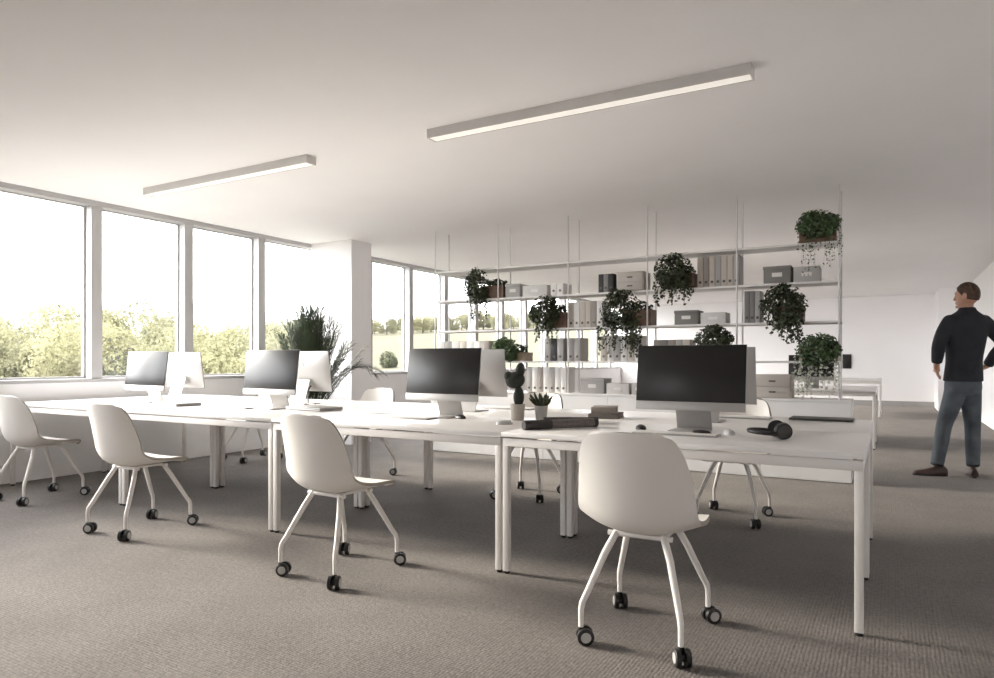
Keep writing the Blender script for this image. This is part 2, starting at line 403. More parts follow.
# ------------------------------------------------------------------ desks
DX = [-0.085, -1.76, -3.465, -5.115, -6.80]
DZ = 0.74
def make_desk(L, D, label):
    t = thing('office_desk', label, 'desk', group='white office desks')
    MB().box((-L / 2, -D / 2, DZ - .024), (L / 2, D / 2, DZ), .003).build('desktop', M['desk'], t)
    f = MB(); z0, z1 = DZ - .074, DZ - .032; e = .004
    f.box((-L / 2 + e, -D / 2 + .012, z0), (L / 2 - e, -D / 2 + .037, z1), .003); f.box((-L / 2 + e, D / 2 - .037, z0), (L / 2 - e, D / 2 - .012, z1), .003)
    for s in (-1, 1):
        xa, xb = sorted((s * (L / 2 - e), s * (L / 2 - e - .025))); f.box((xa, -D / 2 + .037, z0), (xb, D / 2 - .037, z1), .003)
        for q in (-.3, .3): f.box((xa, q - .02, z1), (xb, q + .02, DZ - .024))
    f.build('frame', M['deskmetal'], t)
    for sx in (-1, 1):
        for sy in (-1, 1):
            cx = sx * (L / 2 - .0205); cy = sy * (D / 2 - .030)
            lg = MB().box((cx - .017, cy - .017, .013), (cx + .017, cy + .017, DZ - .035), .003).build('leg', M['deskmetal'], t)
            MB().lathe([(.014, 0), (.0155, .003), (.0155, .011), (.011, .0135)], 16, (cx, cy, 0)).build('foot_glide', M['black'], lg)
    return t
Y1, Y2, Y3 = 3.095, 3.973, 4.865
names = ['at the right end, nearest to the walking man', 'second from the right', 'third from the right', 'at the left end, by the windows']
first_desk = None
for row, (ya, yb, rn) in enumerate(((Y1, Y2, 'front row'), (Y2 + .002, Y3, 'rear row'))):
    for i in range(4):
        x1, x0 = DX[i], DX[i + 1]; lab = 'white desk of the %s, %s' % (rn, names[i])
        d = make_desk(x0 * -1 + x1 - .004, yb - ya - .002, lab); d.location = ((x0 + x1) / 2, (ya + yb) / 2, 0)

# ------------------------------------------------------------------ chairs
def cr_spline(P, t):
    n = len(P) - 1; x = t * n; i = min(int(x), n - 1); f = x - i
    g_ = lambda j: P[max(0, min(n, j))]
    out = []
    for k_ in range(len(P[0])):
        p0, p1, p2, p3 = (g_(i - 1)[k_], g_(i)[k_], g_(i + 1)[k_], g_(i + 2)[k_])
        out.append(0.5 * (2 * p1 + (p2 - p0) * f + (2 * p0 - 5 * p1 + 4 * p2 - p3) * f * f + (3 * p1 - p0 - 3 * p2 + p3) * f ** 3))
    return out
# rows: y, z, half width, side lift (z), side wrap (y forward)
PROF = [(.232, .425, .150, .000, -.020), (.225, .440, .188, .003, -.014), (.195, .450, .208, .008, -.004), (.12, .450, .222, .016, 0), (.02, .442, .232, .030, .0),
        (-.08, .438, .236, .052, .004), (-.15, .448, .236, .070, .018), (-.195, .485, .233, .070, .045), (-.222, .545, .228, .050, .066),
        (-.242, .62, .222, .025, .072), (-.258, .70, .212, .008, .068), (-.272, .77, .196, .000, .056), (-.281, .815, .174, -.003, .042),
        (-.285, .836, .145, -.008, .030), (-.286, .843, .115, -.010, .022)]
def make_chair(label):
    t = thing('swivel_castor_chair' if False else 'shell_chair', label, 'chair', group='white shell chairs on casters')
    b = MB(); NV, NU = 56, 28; grid = []
    for j in range(NV + 1):
        y, z, hw, lift, wrap = cr_spline(PROF, j / NV); row = []
        for i in range(NU + 1):
            u = -1 + 2 * i / NU; a = abs(u)
            row.append(b.bm.verts.new((u * hw, y + wrap * a ** 2.2, z + lift * a ** 2.4)))
        grid.append(row)
    for j in range(NV):
        for i in range(NU): b.bm.faces.new((grid[j][i], grid[j][i + 1], grid[j + 1][i + 1], grid[j + 1][i]))
    sh = b.build('seat_shell', [M['shell'], M['rim']], t, angle=60, fixn=True)
    md = sh.modifiers.new('s', 'SOLIDIFY'); md.thickness = .018; md.offset = 0; md.material_offset_rim = 1
    bake(sh); sh.data.polygons.foreach_set('use_smooth', [True] * len(sh.data.polygons)); sh.data.set_sharp_from_angle(angle=R(50))
    fr = MB()
    fr.box((-.11, -.09, .418), (.11, .09, .432), .004)
    for s in (-1, 1): fr.tube([(-.13, s * .10, .418), (.13, s * .10, .418)], .011, 10)
    fr.build('seat_frame', M['deskmetal'], t)
    for sx in (-1, 1):
        for sy in (-1, 1):
            l = MB(); ex, ey = sx * .195, sy * .232
            P = [(sx * .095, sy * .098, .424), (sx * .13, sy * .135, .345), (sx * .178, sy * .205, .20), (sx * .192, sy * .227, .160), (ex, ey, .135), (ex, ey, .062)]
            l.tube(P, [.0145, .0145, .013, .0125, .0115, .0105], 14)
            lo = l.build('leg', M['deskmetal'], t)
            c = MB(); a = R(-55 + 6 * sx) if sx * sy > 0 else R(-150)
            dx, dy = math.cos(a), math.sin(a); off = Vector((-dy * .016, dx * .016, 0)); ctr = Vector((ex + off.x, ey + off.y, .033))
            ax = Vector((dx, dy, 0))
            for s in (-1, 1):
                c.mi = 0; c.cone(ctr + ax * (s * .010), ctr + ax * (s * .026), .033, .033, 24)
                c.cone(ctr + ax * (s * .026), ctr + ax * (s * .029), .033, .029, 24)
                c.mi = 1; c.cone(ctr + ax * (s * .0285), ctr + ax * (s * .0305), .021, .019, 20)
            c.mi = 0; c.cone(ctr - ax * .011, ctr + ax * .011, .014, .014, 12); c.cone((ex, ey, .03), (ex, ey, .068), .012, .012, 12)
            c.build('caster', [M['black'], M['hub']], lo)
    return t
chair0 = make_chair('white shell chair in front of the right end desk, nearest to the viewer, back turned')
chair0.location = (-.86, 2.725, 0); chair0.rotation_euler = (0, 0, R(1))
FR = 'white shell chair '
dup(chair0, (-2.535, 2.735, 0), R(-2), FR + 'in front of the desks, second from the right')
dup(chair0, (-4.305, 2.745, 0), R(2), FR + 'in front of the desks, third from the right')
dup(chair0, (-5.98, 2.955, 0), R(4), FR + 'at the left edge in front of the desk by the windows')
dup(chair0, (-.95, 4.995, 0), R(178), FR + 'behind the desks, hidden by the right dark monitor')
dup(chair0, (-2.57, 5.01, 0), R(182), FR + 'behind the desks, seen past the small potted plants')
dup(chair0, (-4.375, 5.04, 0), R(180), FR + 'behind the desks, back showing left of the middle dark monitor')
dup(chair0, (-6.22, 5.30, 0), R(169), FR + 'behind the desks next to the window wall and palm')

# ------------------------------------------------------------------ monitors
TILT = Matrix.Translation((0, 0, .28)) @ Matrix.Rotation(R(-7.5), 4, 'X') @ Matrix.Translation((0, 0, -.28))
def make_monitor(label, wd=.57, back=False):
    t = thing('desktop_computer', label, 'computer', group='all in one desktop computers')
    H0, H1 = .108, .455; CH = .046
    b = MB(); NU, NV = 20, 14; fr = []; bk = []
    for j in range(NV + 1):
        for_ = []; bk_ = []
        for i in range(NU + 1):
            u = -1 + 2 * i / NU; v = -1 + 2 * j / NV
            x = u * wd / 2; z = (H0 + H1) / 2 + v * (H1 - H0) / 2
            for_.append(b.bm.verts.new((x, -.004, z)))
            bul = (max(0, 1 - u * u)) ** .8 * (max(0, 1 - v * v)) ** .8
            bk_.append(b.bm.verts.new((x, .003 + .034 * bul, z)))
        fr.append(for_); bk.append(bk_)
    for j in range(NV):
        for i in range(NU):
            b.bm.faces.new((fr[j][i], fr[j][i + 1], fr[j + 1][i + 1], fr[j + 1][i])); b.bm.faces.new((bk[j][i + 1], bk[j][i], bk[j + 1][i], bk[j + 1][i + 1]))
    for i in range(NU):
        b.bm.faces.new((fr[0][i + 1], fr[0][i], bk[0][i], bk[0][i + 1])); b.bm.faces.new((fr[NV][i], fr[NV][i + 1], bk[NV][i + 1], bk[NV][i]))
    for j in range(NV):
        b.bm.faces.new((fr[j][0], fr[j + 1][0], bk[j + 1][0], bk[j][0])); b.bm.faces.new((fr[j + 1][NU], fr[j][NU], bk[j][NU], bk[j + 1][NU]))
    b.build('housing', M['alu'], t, fixn=True)
    MB().box((-wd / 2 + .001, -.0075, H0 + CH), (wd / 2 - .001, -.0035, H1 - .001), .001).build('screen', M['screen'], t)
    MB().box((-wd / 2 + .001, -.0075, H0 + .001), (wd / 2 - .001, -.0035, H0 + CH - .0005), .001).build('chin_panel', M['alu'], t)
    s = MB(); w2 = .095
    s.box((-w2, -.085, 0), (w2, .105, .007), .003)
    P = [(.10, .004), (.094, .03), (.075, .09), (.055, .15), (.036, .21)]
    ring = []
    for (yy_, zz_) in P: ring.append([s.bm.verts.new((x_, yy_ + o_, zz_)) for (x_, o_) in ((-w2 * .98, 0), (w2 * .98, 0), (w2 * .98, .007), (-w2 * .98, .007))])
    for r0, r1 in zip(ring, ring[1:]):
        for k_ in range(4): s.bm.faces.new((r0[k_], r0[(k_ + 1) % 4], r1[(k_ + 1) % 4], r1[k_]))
    s.bm.faces.new(ring[0][::-1]); s.bm.faces.new(ring[-1])
    s.build('stand', M['alu'], t, fixn=True)
    # fruit shaped emblem on the back
    e = MB(); pts = []
    for k_ in range(40):
        a = 2 * math.pi * k_ / 40; r = .021 * (1 - .10 * math.cos(2 * a) * (1 if math.sin(a) < 0 else .6)) - .004 * max(0, math.cos(a - math.pi / 2)) ** 12 - .003 * max(0, math.cos(a + math.pi / 2)) ** 10
        x_, z_ = r * math.cos(a), r * math.sin(a)
        d = math.hypot(x_ + .026, z_ - .003)                      # bite
        if d < .012: x_ = -.026 + (x_ + .026) * .012 / d
        pts.append((x_, z_))
    lf = [(0, .021), (-.002, .028), (-.010, .034), (-.009, .026)]
    for poly in (pts, lf):
        a_ = [e.bm.verts.new((x_, .0385, .345 + z_)) for (x_, z_) in poly]; c_ = [e.bm.verts.new((x_, .0330, .345 + z_)) for (x_, z_) in poly]
        e.bm.faces.new(a_); e.bm.faces.new(c_[::-1]); n_ = len(poly)
        for k_ in range(n_): e.bm.faces.new((a_[k_], c_[k_], c_[(k_ + 1) % n_], a_[(k_ + 1) % n_]))
    e.build('emblem', M['label'], t, smooth=False, fixn=True)
    for o_ in t.children:
        if o_.name.split('.')[0] != 'stand': o_.data.transform(TILT)
    if back:
        MB().tube([(-.10, .034, .16), (-.10, .06, .13), (-.115, .085, .05), (-.13, .10, .012), (-.24, .13, .006)], .006, 8).build('power_cable', M['black'], t)
    return t
mD = make_monitor('dark screened computer on the front desk at the right, nearest to the viewer'); mD.location = (-.915, 3.63, DZ)
dup(mD, (-2.545, 3.71, DZ), 0, 'dark screened computer on the front desk left of the potted cactus')
dup(mD, (-4.13, 3.69, DZ), 0, 'computer with a light grey reflecting screen, in front of the palm')
dup(mD, (-5.70, 3.69, DZ), 0, 'computer with a light reflecting screen at the far left, by the windows')
dup(mD, (-.975, 4.29, DZ), R(180), 'silver back of the computer behind the right dark monitor')
dup(mD, (-2.685, 4.30, DZ), R(180), 'grey back of the computer right behind the middle dark monitor')
mb_ = make_monitor('pale back of the computer with a black cable, in front of the palm', back=True); mb_.location = (-4.385, 4.30, DZ); mb_.rotation_euler = (0, 0, R(180))
dup(mD, (-6.04, 4.30, DZ), R(180), 'pale back of the leftmost rear computer, by the windows')

# ------------------------------------------------------------------ small things on the desks
def keyboard(loc, rz, label, first=[None]):
    if first[0]: return dup(first[0], loc, rz, label)
    t = thing('keyboard', label, 'keyboard', loc, rz, 'slim keyboards'); first[0] = t
    MB().box((-.21, -.057, 0), (.21, .057, .009), .003).build('base', M['alu'], t)
    kk = MB()
    for r in range(5):
        for c in range(14): kk.box((-.200 + c * .0288, -.050 + r * .0205, .0088), (-.200 + c * .0288 + .025, -.050 + r * .0205 + .0175, .0115))
    kk.build('keys', M['paper'], t, smooth=False)
    return t
keyboard((-.93, 3.42, DZ), R(2), 'slim keyboard in front of the right dark monitor')
keyboard((-2.72, 3.55, DZ), R(-2), 'slim keyboard in front of the middle dark monitor')
keyboard((-4.47, 3.62, DZ), 0, 'slim keyboard in front of the light screen before the palm')
keyboard((-5.92, 3.55, DZ), R(3), 'slim keyboard in front of the leftmost screen')
keyboard((-.86, 4.62, DZ), R(180), 'slim keyboard on the rear desk beyond the right dark monitor')
keyboard((-2.55, 4.62, DZ), R(180), 'slim keyboard on the rear desk beyond the potted cactus')
def mouse(loc, rz, label, m='paper', first={}):
    if m in first: return dup(first[m], loc, rz, label)
    t = thing('computer_mouse', label, 'mouse', loc, rz, 'computer mice'); first[m] = t
    b = MB(); b.ball((0, 0, .004), (.029, .055, .022), 20, 12)
    for v in b.bm.verts: v.co.z = max(v.co.z, 0.0)
    b.build('body', M[m], t)
    MB().box((-.0015, .015, .020), (.0015, .045, .0225), .0006).build('seam_button', M['black'], t)
    return t
mouse((-.70, 3.565, DZ), R(15), 'light grey mouse between the right monitor and the headphones', 'lightgreyp')
mouse((-.815, 3.47, DZ), R(80), 'small black mouse under the right dark monitor', 'black')
mouse((-2.40, 3.70, DZ), R(60), 'black mouse beside the stand of the middle dark monitor', 'black')
mouse((-1.95, 3.48, DZ), R(-30), 'light grey mouse in front of the beige cactus pot', 'lightgreyp')
mouse((-1.17, 3.60, DZ), R(20), 'small black mouse just above the nearest chair back', 'black')

def laptop(loc, rz, label, m, w=.36, d=.25, hh=.022):
    t = thing('closed_laptop', label, 'laptop', loc, rz)
    MB().box((-w / 2, -d / 2, .002), (w / 2, d / 2, hh * .6), .004).build('base', M[m], t)
    MB().box((-w / 2, -d / 2, hh * .62), (w / 2, d / 2, hh), .004).build('lid', M[m], t)
    MB().tube([(-w * .4, d / 2 - .002, hh * .6), (w * .4, d / 2 - .002, hh * .6)], .004, 8).build('hinge', M['black'], t)
    f = MB()
    for sx in (-1, 1):
        for sy in (-1, 1): f.lathe([(.008, 0), (.008, .0025)], 10, (sx * w * .42, sy * d * .40, 0))
    f.build('rubber_feet', M['black'], t)
    return t
laptop((-5.17, 3.62, DZ), R(-8), 'grey closed laptop right of the leftmost screen', 'lapgrey', .40, .22, .026)
laptop((-3.785, 3.80, DZ), R(-6), 'grey closed laptop below the pale computer back', 'lapgrey', .40, .22, .026)
laptop((-.37, 4.735, DZ), R(0), 'dark closed laptop on the rear desk near its right end', 'darkgrey', .36, .22, .013)
def sheet(name, loc, rz, label, w=.21, d=.297, n=1):
    b = MB()
    b.box((-w / 2, -d / 2, 0), (w / 2, d / 2, .0012 * n + .001), 0)
    return tag(b.build(name, M['paper'], None, smooth=False), label, 'paper') if not setattr(b, 'x', 0) else None
for (loc, rz, lab, nn) in (((-1.42, 3.22, DZ), R(80), 'white sheet of paper at the desk front edge beside the nearest chair', 2),
                           ((-4.72, 3.50, DZ), R(20), 'white paper on the desk between the two light screens', 2),
                           ((-3.2, 3.82, DZ), R(60), 'white paper on the desk left of the middle dark monitor', 3)):
    o = sheet('paper_sheet', loc, rz, lab, n=nn); o.location = loc; o.rotation_euler = (0, 0, rz)

# two fabric tubes
def roll(p0, p1, r, m, label, strap=False):
    p0 = Vector(p0); p1 = Vector(p1); d = p1 - p0; L = d.length; rz = math.atan2(d.y, d.x)
    t = thing('document_tube', label, 'tube', ((p0.x + p1.x) / 2, (p0.y + p1.y) / 2, DZ), rz)
    MB().cone((-L / 2, 0, r), (L / 2, 0, r), r * .96, r * .96, 28).build('barrel', M[m], t)
    MB().cone((-L / 2 - .004, 0, r), (-L / 2 + .16, 0, r), r, r, 28).build('cap', M['darkfab'], t)
    MB().cone((L / 2 - .02, 0, r), (L / 2 + .003, 0, r), r, r, 28).build('end_cap', M['darkfab'], t)
    return t
roll((-1.695, 3.24), (-1.43, 3.60), .026, 'greyfab', 'dark fabric document tube on the desk, nearer of the two')
roll((-1.76, 3.62), (-1.50, 3.80), .020, 'darkfab', 'thin dark document tube lying behind the nearer tube')

def book(loc, rz, sz, m, label):
    w, d, hh = sz; t = thing('book', label, 'book', loc, rz, 'stacked books on the desk')
    c = MB(); c.box((-w / 2, -d / 2, 0), (w / 2, d / 2, .003), .001); c.box((-w / 2, -d / 2, hh - .003), (w / 2, d / 2, hh), .001); c.box((-w / 2, -d / 2, .003), (-w / 2 + .003, d / 2, hh - .003))
    c.build('cover', M[m], t)
    MB().box((-w / 2 + .003, -d / 2 + .004, .003), (w / 2 - .004, d / 2 - .004, hh - .003)).build('page_block', M['taupe'], t, smooth=False)
    return t
book((-1.61, 4.24, DZ), R(100), (.25, .19, .030), 'dtaupe', 'dark taupe book, bottom of the small stack between the monitors')
book((-1.62, 4.24, DZ + .030), R(106), (.20, .16, .042), 'taupe', 'taupe book, top of the small stack between the monitors')

# cactus and succulent
t = thing('potted_cactus', 'tall black green pad cactus in a beige pot between the desks', 'plant', (-2.03, 3.79, DZ))
MB().lathe([(.036, 0), (.040, .004), (.046, .09), (.047, .10), (.042, .10), (.041, .088)], 28).build('pot', M['beigepot'], t)
MB().lathe([(.001, .080), (.0415, .082), (.0415, .0885), (.001, .090)], 20).build('soil', M['soil'], t)
def pad(c, r, tilt, rz, name):
    mt = Matrix.Rotation(rz, 4, 'Z') @ Matrix.Rotation(tilt, 4, 'Y')
    MB().ball(c, r, 20, 14, mt).build(name, M['cactus'], t)
rzc = R(30)
pad((0.006, 0.004, .145), (.034, .022, .066), 0, rzc, 'pad'); pad((-.014, -.006, .250), (.062, .028, .054), R(-12), rzc, 'pad'); pad((.014, .008, .312), (.030, .020, .048), R(8), rzc, 'pad')
pad((-.048, -.026, .272), (.030, .020, .034), R(-30), rzc, 'pad')
t = thing('potted_succulent', 'small dark succulent in a grey pot right of the cactus', 'plant', (-1.90, 3.86, DZ))
MB().lathe([(.030, 0), (.033, .003), (.042, .085), (.043, .09), (.038, .09), (.037, .080)], 28).build('pot', M['greypot'], t)
MB().lathe([(.001, .072), (.0375, .074), (.0375, .080), (.001, .082)], 20).build('soil', M['soil'], t)
s = MB(); rr = random.Random(3)
for k in range(22):
    a = k * 2.4; inc = .25 + .8 * (k / 22); L = rr.uniform(.065, .105)
    d = Vector((math.cos(a) * math.sin(inc), math.sin(a) * math.sin(inc), math.cos(inc)))
    b0 = Vector((math.cos(a) * .008, math.sin(a) * .008, .08))
    s.tube([b0, b0 + d * L * .5, b0 + d * L * .85 + Vector((0, 0, .004)), b0 + d * L + Vector((0, 0, .010))], [.007, .0095, .006, .001], 8)
s.build('leaves', M['leaf'], t)

# headphones
t = thing('headphones', 'black over ear headphones lying on the desk at the right', 'headphones', (-.475, 3.50, DZ), R(20))
b = MB(); P = [(.085 * math.cos(a), .10 * math.sin(a), .030 + .006 * math.sin(a)) for a in [R(x) for x in range(-20, 201, 10)]]
b.tube(P, .011, 10)
bb = b.build('headband', M['black'], t, loc=(-.02, .0, 0)); bb.rotation_euler = (0, 0, R(90)); bb.location = (-.02, 0, 0)
for s_ in (-1, 1):
    c = MB(); cy = s_ * .082; ang = s_ * .25
    c.mi = 0; c.cone((.02, cy - s_ * .018, .041), (.02, cy + s_ * .012, .041), .041, .036, 28)
    c.mi = 1; c.cone((.02, cy + s_ * .012, .041), (.02, cy + s_ * .016, .041), .030, .028, 24)
    c.build('ear_cup', [M['black'], M['darkgrey']], t)

# ------------------------------------------------------------------ shelf unit and low cabinet
SX = [-4.875, -3.98, -3.085, -2.19, -1.295, -0.40]; SY0, SY1 = 6.95, 7.25
CABZ = 0.755
LV = {0: CABZ, 1: 1.11, 2: 1.48, 3: 1.85, 4: 2.21}
cab = thing('low_cabinet', 'long white low cabinet along the floor below the hanging shelves', 'cabinet', ((-4.93 - .30) / 2, (SY0 + SY1) / 2, 0))
W2 = (4.93 - .30) / 2
c = MB(); c.box((-W2, -.155, .0), (W2, .17, CABZ - .022), .002); c.build('body', M['cab'], cab, smooth=False)
MB().box((-W2 - .005, -.178, CABZ - .0215), (W2 + .005, .18, CABZ), .002).build('top_panel', M['cab'], cab, smooth=False)
for i in range(6):
    a = -W2 + i * (2 * W2 / 6); MB().box((a + .0015, -.175, .008), (a + 2 * W2 / 6 - .0015, -.1555, CABZ - .025), .001).build('door', M['cab'], cab, smooth=False)
su = thing('hanging_shelf_unit', 'white open shelf unit of thin rods hanging from the ceiling', 'shelf', ((SX[0] + SX[-1]) / 2, (SY0 + SY1) / 2, 0))
ox, oy = (SX[0] + SX[-1]) / 2, (SY0 + SY1) / 2
for x in SX:
    for y in (SY0, SY1):
        MB().tube([(x - ox, y - oy, CABZ), (x - ox, y - oy, CZ)], .0085, 10).build('upright_rod', M['shelf'], su)
for l in (1, 2, 3, 4):
    z = LV[l]
    MB().box((SX[0] - ox - .012, SY0 - oy + .0, z - .020), (SX[-1] - ox + .012, SY1 - oy, z), .002).build('shelf_board', M['shelf'], su, smooth=False)

BAY = ['leftmost', 'second from left', 'middle', 'second from right', 'rightmost']
LVN = ['cabinet top', 'lowest shelf', 'second shelf up', 'third shelf up', 'top shelf']
CAMX = 0
def px2x(px, y):
    k_ = (px - 497) / 683; d = y / (k_ * math.sin(R(29.9)) + math.cos(R(29.9))); l = k_ * d
    return l * math.cos(R(29.9)) - d * math.sin(R(29.9))
BIN = {}
def binder(x, lev, m, hh, wd, label, group, y=SY0 + .03):
    key = (m, round(hh, 3), round(wd, 3))
    if key in BIN: return dup(BIN[key], (x, y, LV[lev]), 0, label, group)
    t = thing('ring_binder', label, 'binder', (x, y, LV[lev]), 0, group); BIN[key] = t
    b = MB(); D = .235
    b.box((-wd / 2, 0, 0), (-wd / 2 + .004, D, hh), .001); b.box((wd / 2 - .004, 0, 0), (wd / 2, D, hh), .001)
    b.box((-wd / 2 + .004, 0, 0.0), (wd / 2 - .004, .004, hh), .001)
    b.build('cover', M[m], t)
    MB().box((-wd / 2 + .006, .012, .006), (wd / 2 - .006, D - .012, hh - .012)).build('paper_block', M['paper'], t, smooth=False)
    r = MB(); r.cone((0, -.003, .05), (0, .002, .05), min(.014, wd * .3), min(.014, wd * .3), 16); r.build('finger_ring', M['ring'], t)
    return t
ordn = ['first', 'second', 'third', 'fourth', 'fifth', 'sixth', 'seventh', 'eighth', 'ninth']
CN = {'b_white': 'white', 'b_beige': 'beige', 'b_grey': 'grey', 'b_dgrey': 'dark grey', 'b_black': 'black', 'b_taupe': 'taupe'}
def binders(bay, lev, px0, px1, mats, hh, gname):
    y = SY0 + .02; x0 = px2x(px0, y); x1 = px2x(px1, y); n_ = len(mats); wd = round((x1 - x0) / n_ - .003, 3)
    for i, m in enumerate(mats):
        binder(x0 + (i + .5) * (x1 - x0) / n_, lev, m, hh, wd, '%s binder, %s in the row %s' % (CN[m], ordn[i], gname), 'binders in the row ' + gname)
binders(3, 3, 697, 739, ['b_beige', 'b_taupe', 'b_beige', 'b_grey', 'b_beige', 'b_beige', 'b_grey'], .305, 'high on the shelf right of the ivy')
binders(2, 2, 568, 602, ['b_beige', 'b_white', 'b_beige', 'b_beige', 'b_taupe', 'b_white'], .285, 'between two hanging ivies at mid height')
binders(2, 3, 598, 613, ['b_black', 'b_dgrey', 'b_black'], .20, 'of dark binders left of the beige drawer box')
binders(1, 3, 550, 563, ['b_white', 'b_white'], .13, 'of low white files at the bay end')
binders(4, 2, 744, 760, ['b_dgrey', 'b_dgrey', 'b_grey'], .31, 'beside the round hanging ivy at the right')
binders(0, 1, 437, 489, ['b_white', 'b_grey', 'b_white', 'b_beige', 'b_white', 'b_white', 'b_taupe'], .24, 'above the middle dark monitor')
binders(1, 1, 544, 563, ['b_grey', 'b_black', 'b_grey'], .255, 'under the second hanging ivy')
binders(2, 1, 567, 580, ['b_grey', 'b_grey'], .255, 'of two grey files by the rod')
binders(2, 1, 600, 641, ['b_beige', 'b_white', 'b_grey', 'b_white', 'b_beige', 'b_white'], .27, 'below the long trailing ivy')
binders(3, 1, 653, 690, ['b_taupe', 'b_dgrey', 'b_taupe', 'b_grey', 'b_beige'], .22, 'just above the right dark monitor')
binders(1, 0, 526, 566, ['b_grey', 'b_white', 'b_taupe', 'b_white', 'b_grey', 'b_white', 'b_white'], .285, 'on the cabinet behind the small plants')

def storage_box(px0, px1, lev, hh, m, label, lid=True, drawers=0, depth=.24, y0=SY0 + .02):
    x0 = px2x(px0, y0); x1 = px2x(px1, y0); w_ = x1 - x0
    t = thing('storage_box' if not drawers else 'drawer_box', label, 'box', ((x0 + x1) / 2, y0, LV[lev]), 0, 'storage boxes on the shelves')
    top_ = hh - .03 if lid else hh
    MB().box((-w_ / 2 + .004, .004, 0), (w_ / 2 - .004, depth - .004, top_), .003).build('body', M[m], t)
    if lid: MB().box((-w_ / 2, 0, top_ + .0005), (w_ / 2, depth, hh), .003).build('lid', M[m], t)
    if drawers:
        dh = (hh - .02) / drawers
        for i in range(drawers):
            d_ = MB().box((-w_ / 2 + .016, -.006, .010 + i * dh), (w_ / 2 - .016, .006, .010 + (i + 1) * dh - .008), .002).build('drawer', M[m], t)
            MB().box((-.03, -.012, .010 + (i + .5) * dh - .008), (.03, -.005, .010 + (i + .5) * dh + .006), .002).build('handle', M['ring'], d_)
    else:
        MB().box((-min(.045, w_ * .2), .001, hh * .38), (min(.045, w_ * .2), .0055, hh * .62), .001).build('label_holder', M['label'], t, smooth=False)
    return t
storage_box(505, 520, 3, .155, 'bx_grey', 'grey labelled box on the third shelf up, beside the leftmost ivy')
storage_box(522, 547, 3, .125, 'bx_pale', 'pale low box on the third shelf up, right of the grey labelled box', lid=False)
storage_box(616, 644, 3, .205, 'bx_beige', 'beige two drawer box beside the dark binders', lid=False, drawers=2)
storage_box(763, 791, 3, .165, 'bx_dark', 'dark grey labelled box high at the right below the top shelf')
storage_box(793, 820, 3, .145, 'bx_grey', 'mid grey low box right of the high dark grey box', lid=False)
storage_box(674, 698, 2, .145, 'bx_dark', 'dark grey labelled box at mid height, under the binder row')
storage_box(700, 726, 2, .115, 'bx_pale', 'pale low box at mid height, under the binder row', lid=False)
storage_box(580, 604, 0, .165, 'bx_grey', 'grey labelled box standing on the cabinet behind the books')
storage_box(606, 629, 0, .115, 'bx_pale', 'pale low box on the cabinet, right of the grey labelled box', lid=False)
storage_box(631, 646, 0, .120, 'bx_grey', 'small grey box on the cabinet, left of the right dark monitor', lid=False)
storage_box(753, 792, 0, .225, 'bx_beige', 'beige two drawer box on the cabinet right of the big monitor', lid=False, drawers=2)
o = MB().box((px2x(822, 7.0), 6.98, LV[3]), (px2x(835, 7.0), 7.2, LV[3] + .02), .002).build('paper_stack', M['paper'], None, smooth=False)
tag(o, 'thin white paper stack at the right end below the top shelf', 'paper')

# ------------------------------------------------------------------ hanging plants
def foliage(mb, rnd, c, r, n, size, squash_front=0):
    for _ in range(n):
        d = Vector((rnd.gauss(0, 1), rnd.gauss(0, 1), rnd.gauss(0, 1))).normalized(); q = rnd.uniform(.25, 1.0) ** .5
        p = Vector(c) + Vector((d.x * r[0], d.y * r[1], d.z * r[2])) * q
        leaf(mb, rnd, p, (d + Vector((0, -.3, .3))).normalized(), size)
def leaf(mb, rnd, p, n_, size):
    n_ = (n_ + Vector((rnd.uniform(-.8, .8), rnd.uniform(-.8, .8), rnd.uniform(-.6, .6)))).normalized()
    t_ = Quaternion(n_, rnd.uniform(0, 6.28)) @ n_.orthogonal().normalized(); b_ = n_.cross(t_); s = size * rnd.uniform(.65, 1.25)
    a0 = p - t_ * s; a1 = p + t_ * s - n_ * s * .25; m0 = p + b_ * s * .62 + n_ * s * .2 - t_ * s * .15; m1 = p - b_ * s * .62 + n_ * s * .2 - t_ * s * .15
    c0 = mb.bm.verts.new(a0); c1 = mb.bm.verts.new(a1); c2 = mb.bm.verts.new(m0); c3 = mb.bm.verts.new(m1); c4 = mb.bm.verts.new(p)
    for f in ((c0, c4, c2), (c2, c4, c1), (c0, c3, c4), (c3, c1, c4)):
        mb.bm.faces.new(f).material_index = mb.mi
